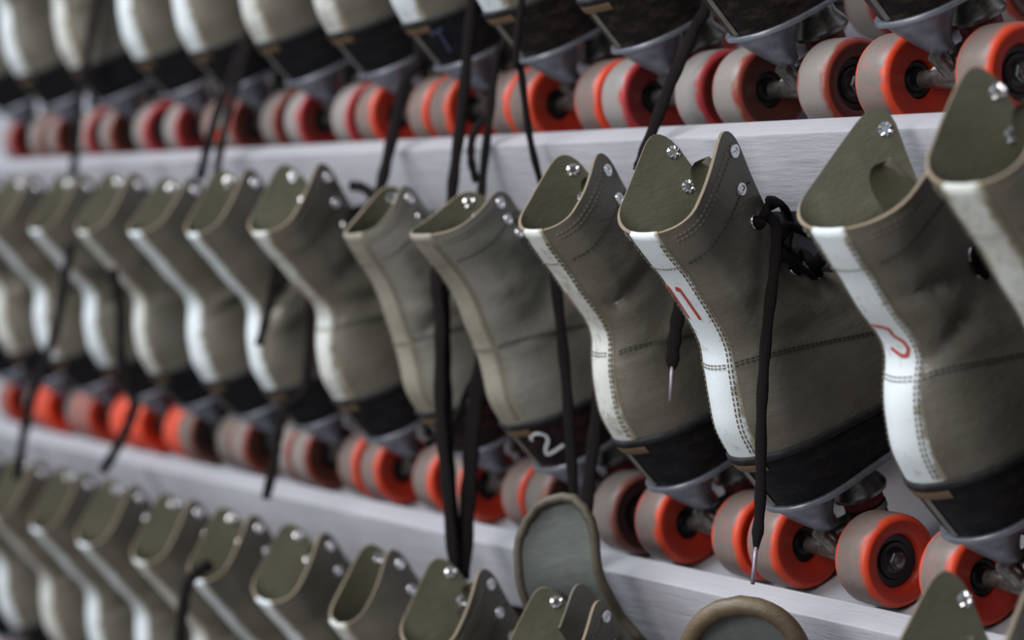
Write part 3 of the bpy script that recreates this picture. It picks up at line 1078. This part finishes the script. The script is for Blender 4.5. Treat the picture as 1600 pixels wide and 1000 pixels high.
# ------------------------------------------------------------------ loose lace ends
# from the upper shelf, falling between the skates and over the lip
hang(upr[10], [(-2.3470, -0.0036, 0.4825), (-2.3470, -0.0151, 0.4327), (-2.3470, -0.0300, 0.3522), (-2.3470, -0.0384, 0.2733)], .0042, root=1)
hang(upr[8], [(-2.0460, 0.0145, 0.4139), (-2.0460, 0.0003, 0.3747), (-2.0460, -0.0223, 0.3188), (-2.0460, -0.0364, 0.2690)], .0042, root=1)
hang(upr[8], [(-2.0360, 0.0056, 0.4019), (-2.0360, -0.0006, 0.3658), (-2.0360, -0.0165, 0.3159), (-2.0360, -0.0270, 0.2634)], .0036, root=1)
hang(upr[6], [(-1.7390, 0.0139, 0.3740), (-1.7390, 0.0010, 0.3394), (-1.7390, -0.0135, 0.2830), (-1.7390, -0.0223, 0.2537), (-1.7390, -0.0333, 0.2415)], .0044, .0018, root=1)
hang(upr[6], [(-1.7851, -0.0220, 0.2614), (-1.7632, -0.0220, 0.2593), (-1.7375, -0.0220, 0.2503), (-1.7165, -0.0220, 0.2522), (-1.7000, -0.0220, 0.2454)], .0036, .0018)
hang(upr[5], [(-1.6320, 0.0014, 0.4139), (-1.6320, -0.0013, 0.3813), (-1.6320, -0.0083, 0.3161), (-1.6320, -0.0158, 0.2625), (-1.6320, -0.0190, 0.2276)], .0040, .0018, root=1)
hang(upr[4], [(-1.6020, 0.0110, 0.3798), (-1.6020, 0.0035, 0.3520), (-1.6020, -0.0029, 0.3060), (-1.6020, -0.0093, 0.2554), (-1.6020, -0.0114, 0.2324)], .0030, root=-1)
hang(upr[4], [(-1.6060, 0.0005, 0.3108), (-1.6060, -0.0070, 0.3060), (-1.6060, -0.0144, 0.2944), (-1.6060, -0.0155, 0.2783), (-1.6060, -0.0107, 0.2623)], .0028)
hang(upr[4], [(-1.5270, -0.0234, 0.3606), (-1.5270, -0.0199, 0.3365), (-1.5270, -0.0132, 0.2925), (-1.5270, -0.0018, 0.2549), (-1.5270, 0.0139, 0.2237)], .0024, root=1)
hang(upr[3], [(-1.3780, 0.0297, 0.3910), (-1.3780, 0.0208, 0.3576), (-1.3780, 0.0039, 0.3241), (-1.3780, -0.0157, 0.2807), (-1.3760, -0.0223, 0.2679)], .0036, root=1)
# on the middle shelf
hang(mid[2], [(-1.2310, -0.0285, 0.2410), (-1.2295, -0.0208, 0.2334), (-1.2280, -0.0218, 0.2153), (-1.2265, -0.0291, 0.1701), (-1.2250, -0.0337, 0.1249), (-1.2235, -0.0354, 0.0722), (-1.2220, -0.0396, 0.0423)], .0031, .0015, True)
hang(mid[3], [(-1.3380, -0.0109, 0.2054), (-1.3380, -0.0166, 0.1773), (-1.3380, -0.0204, 0.1552), (-1.3380, -0.0213, 0.1419)], .0040, .0016, True, root=1)
hang(mid[4], [(-1.4980, -0.0161, 0.2242), (-1.4908, -0.0143, 0.1937), (-1.4836, -0.0105, 0.1284), (-1.4764, -0.0103, 0.0722), (-1.4692, -0.0095, -0.0013), (-1.4620, -0.0114, -0.0307)], .0036, root=1)
hang(mid[4], [(-1.4680, 0.0110, 0.1591), (-1.4660, 0.0062, 0.1245), (-1.4640, -0.0021, 0.0728), (-1.4620, -0.0124, -0.0002), (-1.4600, -0.0147, -0.0302)], .0042, root=1)
hang(mid[5], [(-1.6220, -0.0346, 0.2001), (-1.6115, -0.0378, 0.1635), (-1.6010, -0.0436, 0.1000), (-1.5905, -0.0442, 0.0459), (-1.5800, -0.0428, -0.0238)], .0042, .0016, True, root=1)
hang(mid[5], [(-1.6180, -0.0278, 0.1908), (-1.6100, -0.0339, 0.1451), (-1.6020, -0.0368, 0.0996), (-1.5940, -0.0392, 0.0545), (-1.5860, -0.0374, -0.0089)], .0034, root=1)
hang(mid[5], [(-1.6020, -0.0024, 0.1585), (-1.5970, -0.0143, 0.1221), (-1.5920, -0.0224, 0.0814), (-1.5870, -0.0284, 0.0408), (-1.5820, -0.0365, -0.0200)], .0056, .0022, root=1)
hang(mid[5], [(-1.6060, -0.0081, 0.1261), (-1.6105, -0.0162, 0.1122), (-1.6150, -0.0217, 0.0935), (-1.6195, -0.0324, 0.0797), (-1.6240, -0.0437, 0.0725)], .0022)
hang(mid[7], [(-1.8980, -0.0284, 0.2076), (-1.8980, -0.0354, 0.1842), (-1.8980, -0.0412, 0.1582), (-1.8980, -0.0493, 0.1323)], .0034, root=1)
hang(mid[7], [(-1.8800, -0.0143, 0.1061), (-1.8800, -0.0351, 0.0808), (-1.8800, -0.0415, 0.0551), (-1.8800, -0.0444, 0.0371), (-1.8800, -0.0519, 0.0089)], .0040, .0020, root=1)
hang(mid[10], [(-2.2700, -0.0691, 0.2115), (-2.2700, -0.0769, 0.1758), (-2.2700, -0.0867, 0.1282), (-2.2700, -0.1121, 0.0576), (-2.2700, -0.1244, -0.0073)], .0044, .0016)
hang(mid[9], [(-2.1500, -0.0764, 0.1901), (-2.1467, -0.0701, 0.1558), (-2.1433, -0.0705, 0.1102), (-2.1400, -0.0600, 0.0700), (-2.1367, -0.0663, 0.0533), (-2.1333, -0.0780, 0.0341), (-2.1300, -0.0946, 0.0107)], .0046)
# on the lowest shelf
hang(low[6], [(-1.8950, -0.0933, -0.0420), (-1.8950, -0.1112, -0.0537), (-1.8950, -0.1180, -0.0764), (-1.8950, -0.1215, -0.1174)], .0044, .0018)
